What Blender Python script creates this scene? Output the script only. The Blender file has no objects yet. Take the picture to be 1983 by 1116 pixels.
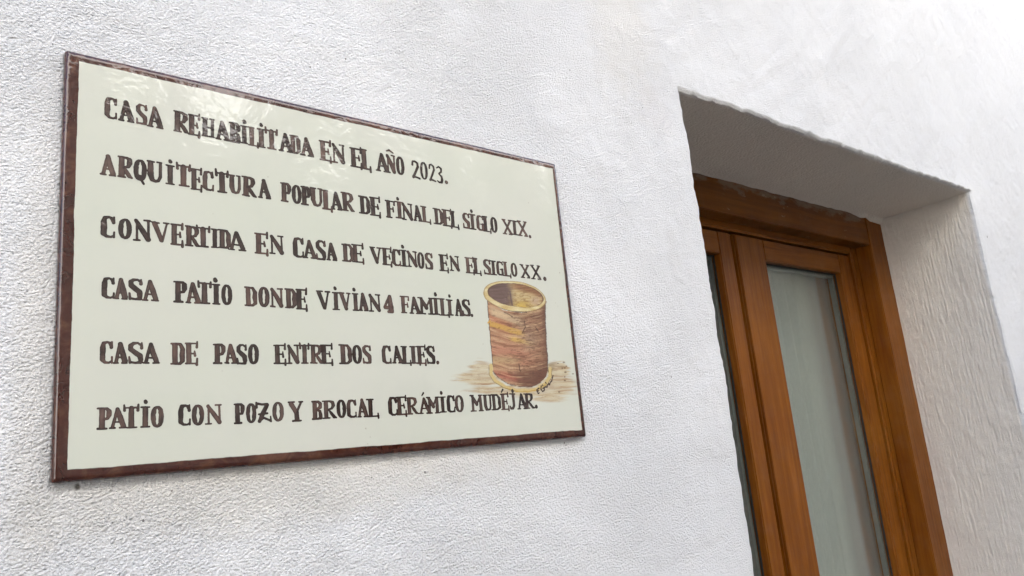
import bpy, math
import numpy as np

# ------------------------------------------------------------------ camera, sky, sun, exposure
scene = bpy.context.scene
COL = scene.collection
EYE = 1.6                                   # camera height above the street
FOC = 1465.3966                             # focal length, in pixels of a 1983 px wide picture
ROT = np.array([[0.7649147766, 0.0648989920, 0.6408537316],
                [-0.6370669371, 0.2231701195, 0.7377945618],
                [-0.0951372805, -0.9726166864, 0.2120511242]])   # rows: world x, y, z seen from the camera
SIGN_Y = 0.648192                           # distance of the glazed face of the sign
WALL_Y = SIGN_Y + 0.009                     # plaster surface

from mathutils import Matrix, Vector
cam_data = bpy.data.cameras.new('camera')
cam = bpy.data.objects.new('camera', cam_data); COL.objects.link(cam)
cam_data.sensor_width = 36.0
cam_data.lens = FOC / 1983.0 * 36.0
cam_data.clip_start = 0.01; cam_data.clip_end = 500.0
cr, cu, cb = ROT[:, 0], -ROT[:, 1], -ROT[:, 2]
cam.matrix_world = Matrix(((cr[0], cu[0], cb[0], 0), (cr[1], cu[1], cb[1], 0), (cr[2], cu[2], cb[2], EYE), (0, 0, 0, 1)))
scene.camera = cam

SUN_EL, SUN_AZ = 50.0, 8.0                  # the sun stands behind the house: this side of the street is in open shade,
                                            # lit by blue sky overhead and by the sunlit facades across the way
world = bpy.data.worlds.new('World'); scene.world = world; world.use_nodes = True
wn = world.node_tree; wn.nodes.clear()
sky = wn.nodes.new('ShaderNodeTexSky'); sky.sky_type = 'NISHITA'; sky.sun_disc = False
sky.sun_elevation = math.radians(SUN_EL); sky.sun_rotation = math.radians(SUN_AZ)
sky.air_density = 1.0; sky.dust_density = 2.6; sky.ozone_density = 1.0; sky.altitude = 0
bg = wn.nodes.new('ShaderNodeBackground'); bg.inputs['Strength'].default_value = 0.145
wo = wn.nodes.new('ShaderNodeOutputWorld')
wn.links.new(sky.outputs[0], bg.inputs[0]); wn.links.new(bg.outputs[0], wo.inputs[0])

sun_d = bpy.data.lights.new('sun', 'SUN'); sun_d.energy = 5.0; sun_d.angle = math.radians(0.5); sun_d.color = (1.0, 0.965, 0.925)
sun = bpy.data.objects.new('sun', sun_d); COL.objects.link(sun)
se, sa = math.radians(SUN_EL), math.radians(SUN_AZ)
to_sun = Vector((math.sin(sa) * math.cos(se), math.cos(sa) * math.cos(se), math.sin(se)))
sun.rotation_euler = to_sun.to_track_quat('Z', 'Y').to_euler()
sun.location = (0, 4, 12)

vs = scene.view_settings
vs.view_transform = 'Standard'; vs.look = 'None'; vs.gamma = 1.0; vs.use_curve_mapping = False
vs.exposure = 2.0
scene.cycles.max_bounces = 10; scene.cycles.diffuse_bounces = 6; scene.cycles.transparent_max_bounces = 16
scene.cycles.use_denoising = True

# ------------------------------------------------------------------ small helpers
rng = np.random.default_rng(7)

def tag(o, label=None, cat=None, group=None, kind=None):
    if label: o['label'] = label
    if cat: o['category'] = cat
    if group: o['group'] = group
    if kind: o['kind'] = kind
    return o

def empty(name, loc, **k):
    o = bpy.data.objects.new(name, None); COL.objects.link(o); o.location = loc; o.empty_display_size = 0.05
    return tag(o, **k)

def link_mesh(name, me, mat, parent=None, world_coords=True):
    if mat: me.materials.append(mat)
    o = bpy.data.objects.new(name, me); COL.objects.link(o)
    if parent is not None:
        o.parent = parent
    return o

def mesh_np(name, V, quads=None, tris=None, smooth=False):
    me = bpy.data.meshes.new(name)
    V = np.asarray(V, dtype=np.float32)
    quads = np.zeros((0, 4), np.int32) if quads is None or len(quads) == 0 else np.asarray(quads, np.int32)
    tris = np.zeros((0, 3), np.int32) if tris is None or len(tris) == 0 else np.asarray(tris, np.int32)
    me.vertices.add(len(V)); me.vertices.foreach_set('co', V.ravel())
    nl = quads.size + tris.size
    me.loops.add(nl); me.polygons.add(len(quads) + len(tris))
    me.loops.foreach_set('vertex_index', np.concatenate([quads.ravel(), tris.ravel()]).astype(np.int32))
    ls = np.concatenate([np.arange(len(quads)) * 4, quads.size + np.arange(len(tris)) * 3]).astype(np.int32)
    me.polygons.foreach_set('loop_start', ls)
    me.update(calc_edges=True); me.validate()
    if smooth: me.polygons.foreach_set('use_smooth', np.ones(len(me.polygons), bool))
    return me

def hash2(ix, iy, seed):
    h = (ix.astype(np.int64) * 374761393 + iy.astype(np.int64) * 668265263 + seed * 1442695041) & 0xFFFFFFFF
    h = ((h ^ (h >> 13)) * 1274126177) & 0xFFFFFFFF
    return ((h ^ (h >> 16)) & 0xFFFFFF) / float(0xFFFFFF)

def vnoise(x, y, seed=0):                    # smooth value noise, -1..1
    x = np.asarray(x, float); y = np.asarray(y, float)
    ix = np.floor(x); iy = np.floor(y); fx = x - ix; fy = y - iy
    fx = fx * fx * (3 - 2 * fx); fy = fy * fy * (3 - 2 * fy)
    a = hash2(ix, iy, seed); b = hash2(ix + 1, iy, seed); c = hash2(ix, iy + 1, seed); d = hash2(ix + 1, iy + 1, seed)
    return ((a * (1 - fx) + b * fx) * (1 - fy) + (c * (1 - fx) + d * fx) * fy) * 2 - 1

def fbm(x, y, seed=0, n=3):
    s = 0; a = 1; t = 0
    for i in range(n):
        s = s + a * vnoise(x * 2 ** i, y * 2 ** i, seed + i * 17); t += a; a *= 0.5
    return s / t

def sstep(a, b, x): t = np.clip((x - a) / (b - a), 0, 1); return t * t * (3 - 2 * t)
def lin(c): return tuple((v / 255 / 12.92) if v <= 10 else ((v / 255 + 0.055) / 1.055) ** 2.4 for v in c)

def on_plane(px, py, y):                     # a point of the picture, carried to the upright plane at distance y
    d = ROT @ np.array([(px - 991.5) / FOC, (py - 558.0) / FOC, 1.0])
    q = d * (y / d[1]); return q[0], q[2] + EYE

# ------------------------------------------------------------------ materials
class N:
    def __init__(s, name):
        s.m = bpy.data.materials.new(name); s.m.use_nodes = True
        s.t = s.m.node_tree; s.t.nodes.clear()
        s.out = s.t.nodes.new('ShaderNodeOutputMaterial')
    def n(s, typ, **k):
        nd = s.t.nodes.new(typ)
        ins = k.pop('i', {})
        for a, v in k.items(): setattr(nd, a, v)
        for a, v in ins.items():
            if isinstance(v, bpy.types.NodeSocket): s.t.links.new(v, nd.inputs[a])
            else: nd.inputs[a].default_value = v
        return nd
    def coord(s, which='Object'): return s.n('ShaderNodeTexCoord').outputs[which]
    def noise(s, vec, scale, detail=2, rough=0.5, dist=0.0):
        return s.n('ShaderNodeTexNoise', i={'Vector': vec, 'Scale': scale, 'Detail': detail, 'Roughness': rough, 'Distortion': dist}).outputs['Fac']
    def map(s, vec, scale=(1, 1, 1), rot=(0, 0, 0), loc=(0, 0, 0)):
        return s.n('ShaderNodeMapping', i={'Vector': vec, 'Scale': scale, 'Rotation': rot, 'Location': loc}).outputs[0]
    def ramp(s, fac, *stops, interp='LINEAR'):
        r = s.n('ShaderNodeValToRGB', i={'Fac': fac}); e = r.color_ramp; e.interpolation = interp
        while len(e.elements) > 1: e.elements.remove(e.elements[-1])
        for k_, (p, c) in enumerate(stops):
            if k_ == 0: el = e.elements[0]; el.position = p
            else: el = e.elements.new(p)
            el.color = (c, c, c, 1) if isinstance(c, (int, float)) else (*c, 1)
        return r.outputs[0]
    def math(s, op, a, b=0.0, c=0.0, clamp=False):
        nd = s.n('ShaderNodeMath', operation=op, use_clamp=clamp)
        for i, v in enumerate((a, b, c)):
            if isinstance(v, bpy.types.NodeSocket): s.t.links.new(v, nd.inputs[i])
            else: nd.inputs[i].default_value = v
        return nd.outputs[0]
    def mix(s, fac, a, b, blend='MIX'):
        nd = s.n('ShaderNodeMix', data_type='RGBA', blend_type=blend)
        for idx, v in ((0, fac), (6, a), (7, b)):
            if isinstance(v, bpy.types.NodeSocket): s.t.links.new(v, nd.inputs[idx])
            else: nd.inputs[idx].default_value = v if isinstance(v, (int, float)) else (*v, 1)
        return nd.outputs[2]
    def bump(s, h, dist, strength=1.0, normal=None):
        i = {'Height': h, 'Distance': dist, 'Strength': strength}
        if normal is not None: i['Normal'] = normal
        return s.n('ShaderNodeBump', i=i).outputs[0]
    def bsdf(s, **k):
        b = s.n('ShaderNodeBsdfPrincipled', i=k); s.t.links.new(b.outputs[0], s.out.inputs[0]); return b

def mat_stucco():
    s = N('white_lime_stucco'); co = s.coord()
    sep = s.n('ShaderNodeSeparateXYZ', i={0: co}); X, Y, Z = sep.outputs
    big = s.noise(co, 3.2, 3, 0.5)
    coarse = s.ramp(s.noise(co, 5.5, 2, 0.6), (0.36, 0.0), (0.62, 1.0))
    # the trowelled right-hand part of the wall is smoother than the sprayed left part
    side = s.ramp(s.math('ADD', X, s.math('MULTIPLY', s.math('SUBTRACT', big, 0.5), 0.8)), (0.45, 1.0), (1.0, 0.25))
    g1 = s.noise(s.map(co, (1, 1, 1)), 640, 3, 0.7, 0.2)
    g2 = s.noise(s.map(co, (1.0, 1, 1.35), (0, 0.5, 0)), 275, 2, 0.6, 0.5)
    g3 = s.noise(co, 90, 2, 0.5, 0.3)
    brush = s.noise(s.map(co, (0.45, 1, 1.3), (0, -0.35, 0)), 300, 2, 0.6, 0.5)
    pit = s.n('ShaderNodeTexVoronoi', i={'Vector': co, 'Scale': 210, 'Randomness': 1.0}).outputs['Distance']
    pits = s.ramp(pit, (0.04, 0.0), (0.22, 1.0))
    pitsel = s.ramp(s.noise(co, 30, 1, 0.5), (0.50, 0.0), (0.66, 1.0))
    sand = s.n('ShaderNodeTexVoronoi', feature='SMOOTH_F1', i={'Vector': s.map(co, (0.8, 1, 1.0), (0, 0.5, 0)), 'Scale': 500, 'Smoothness': 0.35, 'Randomness': 1.0}).outputs['Distance']
    sx_, sz_ = on_plane(1110, 110, WALL_Y)
    vv = s.map(co, (1 / 0.05, 0, 1 / 0.14), (0, 0, 0), (-sx_ / 0.05, 0, -sz_ / 0.14))
    sl = s.n('ShaderNodeVectorMath', operation='LENGTH', i={0: vv}).outputs['Value']
    streak = s.ramp(s.math('ADD', sl, s.math('MULTIPLY', s.math('SUBTRACT', s.noise(co, 25, 2, 0.5), 0.5), 1.2)), (0.3, 1.0), (1.1, 0.0))
    pitsel = s.math('MAXIMUM', pitsel, streak)
    h = s.math('ADD', s.math('MULTIPLY', g1, 0.75), s.math('MULTIPLY', g2, 0.42))
    h = s.math('ADD', h, s.math('MULTIPLY', sand, -0.55))
    h = s.math('ADD', h, s.math('MULTIPLY', g3, s.math('MULTIPLY', coarse, 0.35)))
    h = s.math('ADD', h, s.math('MULTIPLY', brush, s.math('SUBTRACT', 0.5, s.math('MULTIPLY', coarse, 0.35))))
    h = s.math('ADD', h, s.math('MULTIPLY', s.math('MULTIPLY', pits, pitsel), 0.35))
    amp = s.math('MULTIPLY', s.math('ADD', s.math('MULTIPLY', coarse, 0.45), 0.75), s.math('ADD', s.math('MULTIPLY', side, 0.7), 0.3))
    hh = s.math('MULTIPLY', h, amp)
    # vertical combing, only inside the opening (behind the wall face)
    comb = s.noise(s.map(co, (1, 1.0, 0.10)), 185, 3, 0.6, 0.15)
    lumps = s.noise(co, 60, 3, 0.55, 0.4)
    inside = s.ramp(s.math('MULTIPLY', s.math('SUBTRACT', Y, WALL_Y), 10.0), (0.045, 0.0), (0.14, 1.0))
    jamb = s.math('ADD', s.math('MULTIPLY', comb, 1.6), s.math('MULTIPLY', lumps, 0.6))
    hh = s.math('ADD', s.math('MULTIPLY', hh, s.math('SUBTRACT', 1.0, s.math('MULTIPLY', inside, 0.75))), s.math('MULTIPLY', s.math('MULTIPLY', jamb, inside), 0.72))
    nrm = s.bump(hh, 0.0037, 1.0)
    base = s.mix(s.ramp(big, (0.35, 0.0), (0.7, 1.0)), (0.89, 0.89, 0.89), (0.865, 0.86, 0.845))
    base = s.mix(s.math('SUBTRACT', 1.0, side), base, (0.65, 0.65, 0.645))  # right part darkened in colour to offset its brighter light
    # cavity shade painted into the low points of the grain
    low = s.ramp(s.math('ADD', s.math('MULTIPLY', g1, 0.45), s.math('MULTIPLY', g2, 0.55)), (0.33, 1.0), (0.47, 0.0))
    base = s.mix(s.math('MULTIPLY', low, s.math('MULTIPLY', side, 0.24)), base, (0.36, 0.355, 0.35))
    pit_shade = s.math('MULTIPLY', s.ramp(pit, (0.05, 1.0), (0.13, 0.0)), s.math('MULTIPLY', pitsel, s.math('ADD', s.math('MULTIPLY', side, 0.4), 0.1)))  # shade inside the pits, put into the colour
    base = s.mix(pit_shade, base, (0.24, 0.23, 0.21))
    # warm bounce light painted below and left of the sign; a few old patches
    def blot(cx, cz, rx, rz, amt, col, b):
        v = s.map(co, (1 / rx, 0, 1 / rz), (0, 0, 0), (-cx / rx, 0, -cz / rz))
        L = s.n('ShaderNodeVectorMath', operation='LENGTH', i={0: v}).outputs['Value']
        L = s.math('ADD', L, s.math('MULTIPLY', s.math('SUBTRACT', s.noise(co, 28, 3, 0.6), 0.5), 0.9))
        return s.mix(s.math('MULTIPLY', s.ramp(L, (0.45, 1.0), (1.05, 0.0)), amt), b, col)
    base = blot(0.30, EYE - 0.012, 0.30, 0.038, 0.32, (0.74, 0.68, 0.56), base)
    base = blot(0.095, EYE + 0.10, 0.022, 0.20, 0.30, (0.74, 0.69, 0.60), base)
    base = blot(0.84, EYE + 0.62, 0.10, 0.16, 0.45, (0.74, 0.71, 0.65), base)
    base = blot(0.90, EYE + 0.50, 0.05, 0.06, 0.12, (0.78, 0.70, 0.66), base)
    base = blot(0.89, EYE + 0.26, 0.018, 0.06, 0.30, (0.66, 0.65, 0.63), base)
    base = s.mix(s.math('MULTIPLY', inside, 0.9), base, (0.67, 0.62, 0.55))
    # single specks
    for (px, py, r) in ((150, 943, 0.0026), (823, 915, 0.0013), (1093, 858, 0.0016), (1105, 135, 0.0014), (670, 114, 0.0011),
                        (601, 130, 0.0011), (1911, 459, 0.004), (1299, 730, 0.0014), (1193, 612, 0.001), (333, 951, 0.001),
                        (278, 1009, 0.0012), (1245, 208, 0.0013), (1098, 150, 0.001), (720, 925, 0.001)):
        x, z = on_plane(px, py, WALL_Y)
        base = blot(x, z, r, r * 1.2, 0.85, (0.10, 0.08, 0.06), base)
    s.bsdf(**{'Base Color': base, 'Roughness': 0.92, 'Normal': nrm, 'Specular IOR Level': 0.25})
    return s.m

def mat_plain(name, col, rough=0.9, scale=20, var=0.15, bump=0.002, spec=0.3):
    s = N(name); co = s.coord(); f = s.noise(co, scale, 4, 0.6)
    c = s.mix(s.ramp(f, (0.3, 0.0), (0.7, 1.0)), tuple(v * (1 - var) for v in col), tuple(min(1, v * (1 + var)) for v in col))
    s.bsdf(**{'Base Color': c, 'Roughness': rough, 'Normal': s.bump(f, bump), 'Specular IOR Level': spec})
    return s.m

def mat_wood(name, axis, tone=1.0, smear=False):
    s = N(name); co = s.coord()
    if axis == 'z': v = s.map(co, (1, 1, 0.05), (0.0, 0.02, 0.3))
    else: v = s.map(co, (0.05, 1, 1), (0.0, 0.03, 0.2))
    g = s.noise(v, 55, 5, 0.62, 1.2); fine = s.noise(v, 420, 3, 0.6, 0.2)
    wide = s.noise(co, 4, 2, 0.5)
    c = s.ramp(g, (0.32, tuple(t * tone for t in (0.118, 0.031, 0.0025))), (0.52, tuple(t * tone for t in (0.176, 0.054, 0.004))),
               (0.70, tuple(t * tone for t in (0.225, 0.076, 0.008))))
    c = s.mix(s.math('MULTIPLY', s.ramp(fine, (0.55, 0.0), (0.75, 1.0)), 0.34), c, (0.085, 0.026, 0.004))
    c = s.mix(s.math('MULTIPLY', s.ramp(wide, (0.4, 0.0), (0.7, 1.0)), 0.25), c, (0.25, 0.10, 0.012))
    dust = s.ramp(s.noise(co, 26, 5, 0.7), (0.50, 0.0), (0.75, 1.0))
    c = s.mix(s.math('MULTIPLY', dust, 0.025), c, (0.5, 0.45, 0.4))
    if smear:
        Zz = s.n('ShaderNodeSeparateXYZ', i={0: co}).outputs[2]
        up = s.ramp(s.math('ADD', s.math('MULTIPLY', s.math('SUBTRACT', Zz, 1.165), 14.0), s.math('MULTIPLY', s.math('SUBTRACT', s.noise(s.map(co, (0.6, 1, 1.6)), 30, 4, 0.6), 0.5), 1.6)), (0.45, 0.0), (0.62, 1.0))
        c = s.mix(s.math('MULTIPLY', up, 0.55), c, (0.20, 0.165, 0.13))
        dab = s.ramp(s.noise(s.map(co, (0.5, 1, 1.3)), 38, 3, 0.6), (0.66, 0.0), (0.70, 1.0))
        c = s.mix(s.math('MULTIPLY', dab, 0.25), c, (0.5, 0.46, 0.4))
    rg = s.ramp(s.noise(co, 16, 3, 0.6), (0.3, 0.34), (0.7, 0.5))
    s.bsdf(**{'Base Color': c, 'Roughness': rg, 'Normal': s.bump(s.math('ADD', g, s.math('MULTIPLY', fine, 0.5)), 0.0005, 0.6), 'Specular IOR Level': 0.14})
    return s.m

SX0, SZ0 = 0.105121, EYE + 0.010039          # lower left corner of the sign
SW, SH = 0.5540, 0.348200

def glaze_normal(s, co):
    w = s.noise(co, 26, 2, 0.5, 0.3); o = s.noise(co, 135, 2, 0.55, 0.5)
    patch = s.ramp(s.noise(s.map(co, (1.0, 1, 0.45)), 14, 2, 0.6), (0.46, 0.15), (0.66, 1.0))
    h = s.math('ADD', s.math('MULTIPLY', w, 0.55), s.math('MULTIPLY', o, s.math('MULTIPLY', patch, 1.15)))
    return s.bump(h, 0.0011, 1.0)

def tile_colour(s, co):
    f = s.noise(co, 7, 3, 0.5); m = s.noise(co, 60, 3, 0.6)
    c = s.mix(s.ramp(f, (0.3, 0.0), (0.7, 1.0)), (0.555, 0.575, 0.480), (0.580, 0.582, 0.505))
    c = s.mix(s.math('MULTIPLY', s.ramp(m, (0.55, 0.0), (0.8, 1.0)), 0.16), c, (0.48, 0.50, 0.43))
    v = s.n('ShaderNodeTexVoronoi', i={'Vector': co, 'Scale': 75, 'Randomness': 1.0}).outputs['Distance']
    spk = s.math('MULTIPLY', s.ramp(v, (0.035, 1.0), (0.085, 0.0)), s.ramp(s.noise(co, 33, 1, 0.5), (0.60, 0.0), (0.64, 0.8)))
    return s.mix(spk, c, (0.28, 0.24, 0.18))

def mat_tile():
    s = N('glazed_ceramic'); co = s.coord()
    c = tile_colour(s, co)
    X, Y, Z = s.n('ShaderNodeSeparateXYZ', i={0: co}).outputs
    wob = s.math('MULTIPLY', s.math('SUBTRACT', s.noise(s.map(co, (1, 1, 1)), 42, 3, 0.6), 0.5), 0.0022)
    def band(val, w): return s.ramp(s.math('MULTIPLY_ADD', s.math('ADD', val, wob), 100.0, 0.0), (w * 100 - 0.03, 1.0), (w * 100 + 0.03, 0.0))
    e = band(X, 0.0102)
    e = s.math('MAXIMUM', e, band(Z, 0.0090))
    e = s.math('MAXIMUM', e, band(s.math('SUBTRACT', SW, X), 0.0080))
    e = s.math('MAXIMUM', e, band(s.math('SUBTRACT', SH, Z), 0.0088))
    st = s.noise(s.map(co, (1, 1, 1)), 75, 4, 0.65, 0.8)
    st2 = s.noise(co, 9, 2, 0.6)
    bc = s.ramp(s.math('ADD', s.math('MULTIPLY', st, 0.55), s.math('MULTIPLY', st2, 0.45)), (0.36, (0.030, 0.007, 0.004)), (0.50, (0.055, 0.016, 0.010)), (0.66, (0.12, 0.050, 0.026)))
    c = s.mix(e, c, bc)
    s.bsdf(**{'Base Color': c, 'Roughness': 0.6, 'Specular IOR Level': 0.0, 'Coat Weight': 1.0, 'Coat IOR': 1.62, 'Coat Roughness': 0.05, 'Coat Normal': glaze_normal(s, co)})
    return s.m

def mat_paint():
    s = N('brush_painted_glaze'); co = s.coord()
    c = tile_colour(s, co)
    a = s.n('ShaderNodeAttribute', attribute_name='paint')
    al = s.n('ShaderNodeAttribute', attribute_name='cover').outputs['Fac']
    f = s.noise(co, 900, 3, 0.6)
    p = s.mix(s.math('MULTIPLY', s.ramp(f, (0.3, 1.0), (0.7, 0.0)), 0.25), a.outputs['Color'], (0.02, 0.008, 0.006))
    c = s.mix(al, c, p)
    s.bsdf(**{'Base Color': c, 'Roughness': 0.6, 'Specular IOR Level': 0.0, 'Coat Weight': 1.0, 'Coat IOR': 1.62, 'Coat Roughness': 0.05, 'Coat Normal': glaze_normal(s, co)})
    return s.m

def mat_glass():
    s = N('window_glass')
    bf = s.n('ShaderNodeNewGeometry').outputs['Backfacing']
    fr = s.n('ShaderNodeFresnel', i={'IOR': s.math('SUBTRACT', 1.5, s.math('MULTIPLY', bf, 1.5 - 1 / 1.5))}).outputs[0]
    g = s.n('ShaderNodeBsdfGlossy', i={'Color': (0.95, 1, 0.98, 1), 'Roughness': 0.02,
            'Normal': s.bump(s.noise(s.coord(), 9, 1, 0.5), 0.0006)}).outputs[0]
    t = s.n('ShaderNodeBsdfTransparent', i={'Color': (0.97, 0.985, 0.975, 1)}).outputs[0]
    m = s.n('ShaderNodeMixShader', i={0: fr, 1: t, 2: g})
    s.t.links.new(m.outputs[0], s.out.inputs[0]); return s.m

def mat_curtain():
    s = N('sheer_curtain_cloth'); co = s.coord()
    w = s.noise(s.map(co, (1, 1, 0.15)), 500, 2, 0.6)
    c = s.ramp(w, (0.3, (0.37, 0.375, 0.345)), (0.7, (0.46, 0.465, 0.43)))
    X = s.n('ShaderNodeSeparateXYZ', i={0: co}).outputs[0]                       # jamb reflection (brown) and fold shade (mauve) painted into the cloth
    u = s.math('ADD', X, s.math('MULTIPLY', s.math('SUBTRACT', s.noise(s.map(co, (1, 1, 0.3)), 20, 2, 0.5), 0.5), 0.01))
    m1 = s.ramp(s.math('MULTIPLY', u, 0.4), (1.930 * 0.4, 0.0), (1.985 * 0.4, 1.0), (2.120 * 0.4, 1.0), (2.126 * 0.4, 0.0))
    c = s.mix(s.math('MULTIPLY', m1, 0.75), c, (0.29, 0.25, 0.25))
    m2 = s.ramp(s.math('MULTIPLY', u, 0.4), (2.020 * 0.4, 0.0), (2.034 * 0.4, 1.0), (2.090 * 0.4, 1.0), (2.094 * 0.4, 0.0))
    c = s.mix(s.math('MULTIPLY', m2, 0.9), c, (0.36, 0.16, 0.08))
    d = s.n('ShaderNodeBsdfDiffuse', i={'Color': c}).outputs[0]
    t = s.n('ShaderNodeBsdfTranslucent', i={'Color': c}).outputs[0]
    m = s.n('ShaderNodeMixShader', i={0: 0.35, 1: d, 2: t})
    s.t.links.new(m.outputs[0], s.out.inputs[0]); return s.m

M_STUCCO = mat_stucco()
M_WOOD_V = mat_wood('varnished_wood_upright', 'z')
M_WOOD_H = mat_wood('varnished_wood_level', 'x')
M_WOOD_HEAD = mat_wood('smeared_head_wood', 'x', 0.74, True)
M_TILE = mat_tile(); M_PAINT = mat_paint(); M_GLASS = mat_glass(); M_CURTAIN = mat_curtain()
M_RUBBER = mat_plain('black_gasket_rubber', (0.018, 0.018, 0.017), 0.6, 60, 0.2, 0.0002)
M_SPACER = mat_plain('grey_spacer_metal', (0.16, 0.18, 0.17), 0.45, 60, 0.1, 0.0001)
M_ROOM = mat_plain('room_paint', (0.20, 0.18, 0.14), 0.9, 3, 0.1)
M_GROUND = mat_plain('worn_street_paving', (0.15, 0.14, 0.125), 0.85, 9, 0.25, 0.006)
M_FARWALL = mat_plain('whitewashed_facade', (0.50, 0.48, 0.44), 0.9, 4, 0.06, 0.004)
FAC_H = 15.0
M_BOUNCEWALL = mat_plain('bounce_wall_whitewash', (0.80, 0.79, 0.77), 0.9, 3, 0.03, 0.004)
M_ROOF = mat_plain('clay_roof', (0.32, 0.15, 0.08), 0.85, 12, 0.3, 0.01)
M_DOOR = mat_plain('dark_door_wood', (0.08, 0.045, 0.025), 0.5, 20, 0.2)
M_STONE = mat_plain('sill_stone', (0.5, 0.47, 0.42), 0.8, 30, 0.12)

# ------------------------------------------------------------------ box / bevel helper
import bmesh
def box(bm, a, b, bevel=0.0, seg=2):
    vs_ = [bm.verts.new((x, y, z)) for x in (a[0], b[0]) for y in (a[1], b[1]) for z in (a[2], b[2])]
    idx = ((0, 1, 3, 2), (4, 6, 7, 5), (0, 4, 5, 1), (2, 3, 7, 6), (0, 2, 6, 4), (1, 5, 7, 3))
    fs = [bm.faces.new([vs_[i] for i in f]) for f in idx]
    bmesh.ops.recalc_face_normals(bm, faces=fs)
    if bevel:
        es = list({e for f in fs for e in f.edges})
        bmesh.ops.bevel(bm, geom=es, offset=bevel, segments=seg, affect='EDGES', clamp_overlap=True)

def part(name, mat, parent, boxes, bevel=0.0, seg=2, smooth=False):
    bm = bmesh.new()
    o0 = parent.location if parent is not None else Vector((0, 0, 0))
    for a, b in boxes:
        box(bm, [a[i] - o0[i] for i in range(3)], [b[i] - o0[i] for i in range(3)], bevel, seg)
    me = bpy.data.meshes.new(name); bm.to_mesh(me); bm.free()
    if smooth: me.polygons.foreach_set('use_smooth', [True] * len(me.polygons))
    return link_mesh(name, me, mat, parent)

def sub(name, mat, parent, root, boxes, bevel=0.0, seg=2):          # child of a part: same origin as the thing
    bm = bmesh.new(); o0 = root.location
    for a, b in boxes:
        box(bm, [a[i] - o0[i] for i in range(3)], [b[i] - o0[i] for i in range(3)], bevel, seg)
    me = bpy.data.meshes.new(name); bm.to_mesh(me); bm.free()
    return link_mesh(name, me, mat, parent)

# ------------------------------------------------------------------ street and surroundings (outside the frame, they light and mirror)
def simple(name, mat, boxes, **k):
    o = part(name, mat, None, boxes); return tag(o, **k)
g = mesh_np('ground', [(-150, -150, 0), (150, -150, 0), (150, 150, 0), (-150, 150, 0)], [(0, 1, 2, 3)])
tag(link_mesh('ground', g, M_GROUND), kind='structure')

OY = -3.2
oh = empty('house', (0, OY, 0), label='unseen low whitewashed house with dark door on the other side of the street', cat='house')
def H(name, mat, boxes, bevel=0.0): return part(name, mat, oh, boxes, bevel)
segs = [(-3.4, -2.6), (-1.6, 2.2), (3.2, 14)]
bx = [((a, OY - 0.3, 0), (b, OY, 3.0)) for a, b in segs]
bx += [((-2.6, OY - 0.3, 2.15), (-1.6, OY, 3.0)), ((2.2, OY - 0.3, 2.2), (3.2, OY, 3.0)), ((2.2, OY - 0.3, 0), (3.2, OY, 1.0))]
# unseen parapet, its notch shaped to mirror the sunlit wall as the glaze highlight
bx += [((-3.4, OY - 0.3, 3.0), (1.50, OY, 4.50)), ((1.93, OY - 0.3, 3.0), (14, OY, 4.50)), ((1.50, OY - 0.3, 3.0), (1.93, OY, 3.78)), ((-3.4, OY - 3.0, 0), (14, OY - 0.302, 3.2))]
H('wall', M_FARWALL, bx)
H('door', M_DOOR, [((-2.6, OY - 0.26, 0), (-1.6, OY - 0.2, 2.15))])
H('window', M_DOOR, [((2.2, OY - 0.26, 1.0), (3.2, OY - 0.21, 2.2))])
fac = part('wall', M_BOUNCEWALL, None, [((-22, -9.6, 0), (20, -9.0, FAC_H))])  # unseen wall, placed and sized to throw sunlight back on the plaster
tag(fac, 'unseen tall sunlit whitewashed wall behind the low house, sized to bounce light', 'wall')

# ------------------------------------------------------------------ the plastered wall with its opening
OXL, OXR, OZT, OZB = 0.970, 2.222, EYE + 0.556, EYE - 0.66
RECESS = 0.246
xs = np.concatenate([np.linspace(-0.36, OXL, int((OXL + 0.36) / 0.003) + 1)[:-1],
                     np.linspace(OXL, OXR, int((OXR - OXL) / 0.004) + 1)[:-1],
                     np.linspace(OXR, 3.7, int((3.7 - OXR) / 0.006) + 1)])
zs = np.concatenate([np.linspace(OZB, OZT, int((OZT - OZB) / 0.0032) + 1)[:-1],
                     np.linspace(OZT, OZT + 0.16, 51)[:-1],
                     np.linspace(OZT + 0.16, EYE + 1.75, 140)])
il = int(np.argmin(abs(xs - OXL))); ir = int(np.argmin(abs(xs - OXR))); kt = int(np.argmin(abs(zs - OZT)))

def rag(s, seed):                            # ragged plaster edge, metres
    s = np.asarray(s, float); z = np.zeros_like(s)
    return 0.0015 * vnoise(s / 0.11, z, seed) + 0.0008 * vnoise(s / 0.035, z + 3, seed) + 0.0013 * vnoise(s / 0.013, z + 7, seed) + 0.0011 * vnoise(s / 0.0065, z + 9, seed)
def top_line(x): return -0.007 + 0.0185 * (x - OXL) / (OXR - OXL)
def dtop(x): return top_line(x) + 1.5 * rag(x, 31)
def dleft(z): return 0.9 * rag(z, 11)
def dright(z): return rag(z, 21) + 0.010 * sstep(EYE + 0.35, EYE - 0.1, z) 
XX, ZZ = np.meshgrid(xs, zs, indexing='ij')
def relief(x, z):
    h = 0.0016 * fbm(x / 0.075, z / 0.06, 1, 3) + 0.0042 * fbm(x / 0.55, z / 0.45, 2, 2) + 0.00055 * fbm(x / 0.014, z / 0.012, 5, 2)
    tro = np.abs(fbm((x * 0.8 + z * 0.6) / 0.16, (z * 0.8 - x * 0.6) / 0.035, 9, 2))      # trowel passes
    h = h + 0.0016 * (tro - 0.3) * sstep(0.75, 1.1, x)
    return h
dl = np.exp(-abs(XX - OXL) / 0.02) * (ZZ < OZT + 0.03); dr = np.exp(-abs(XX - OXR) / 0.02) * (ZZ < OZT + 0.03)
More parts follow.
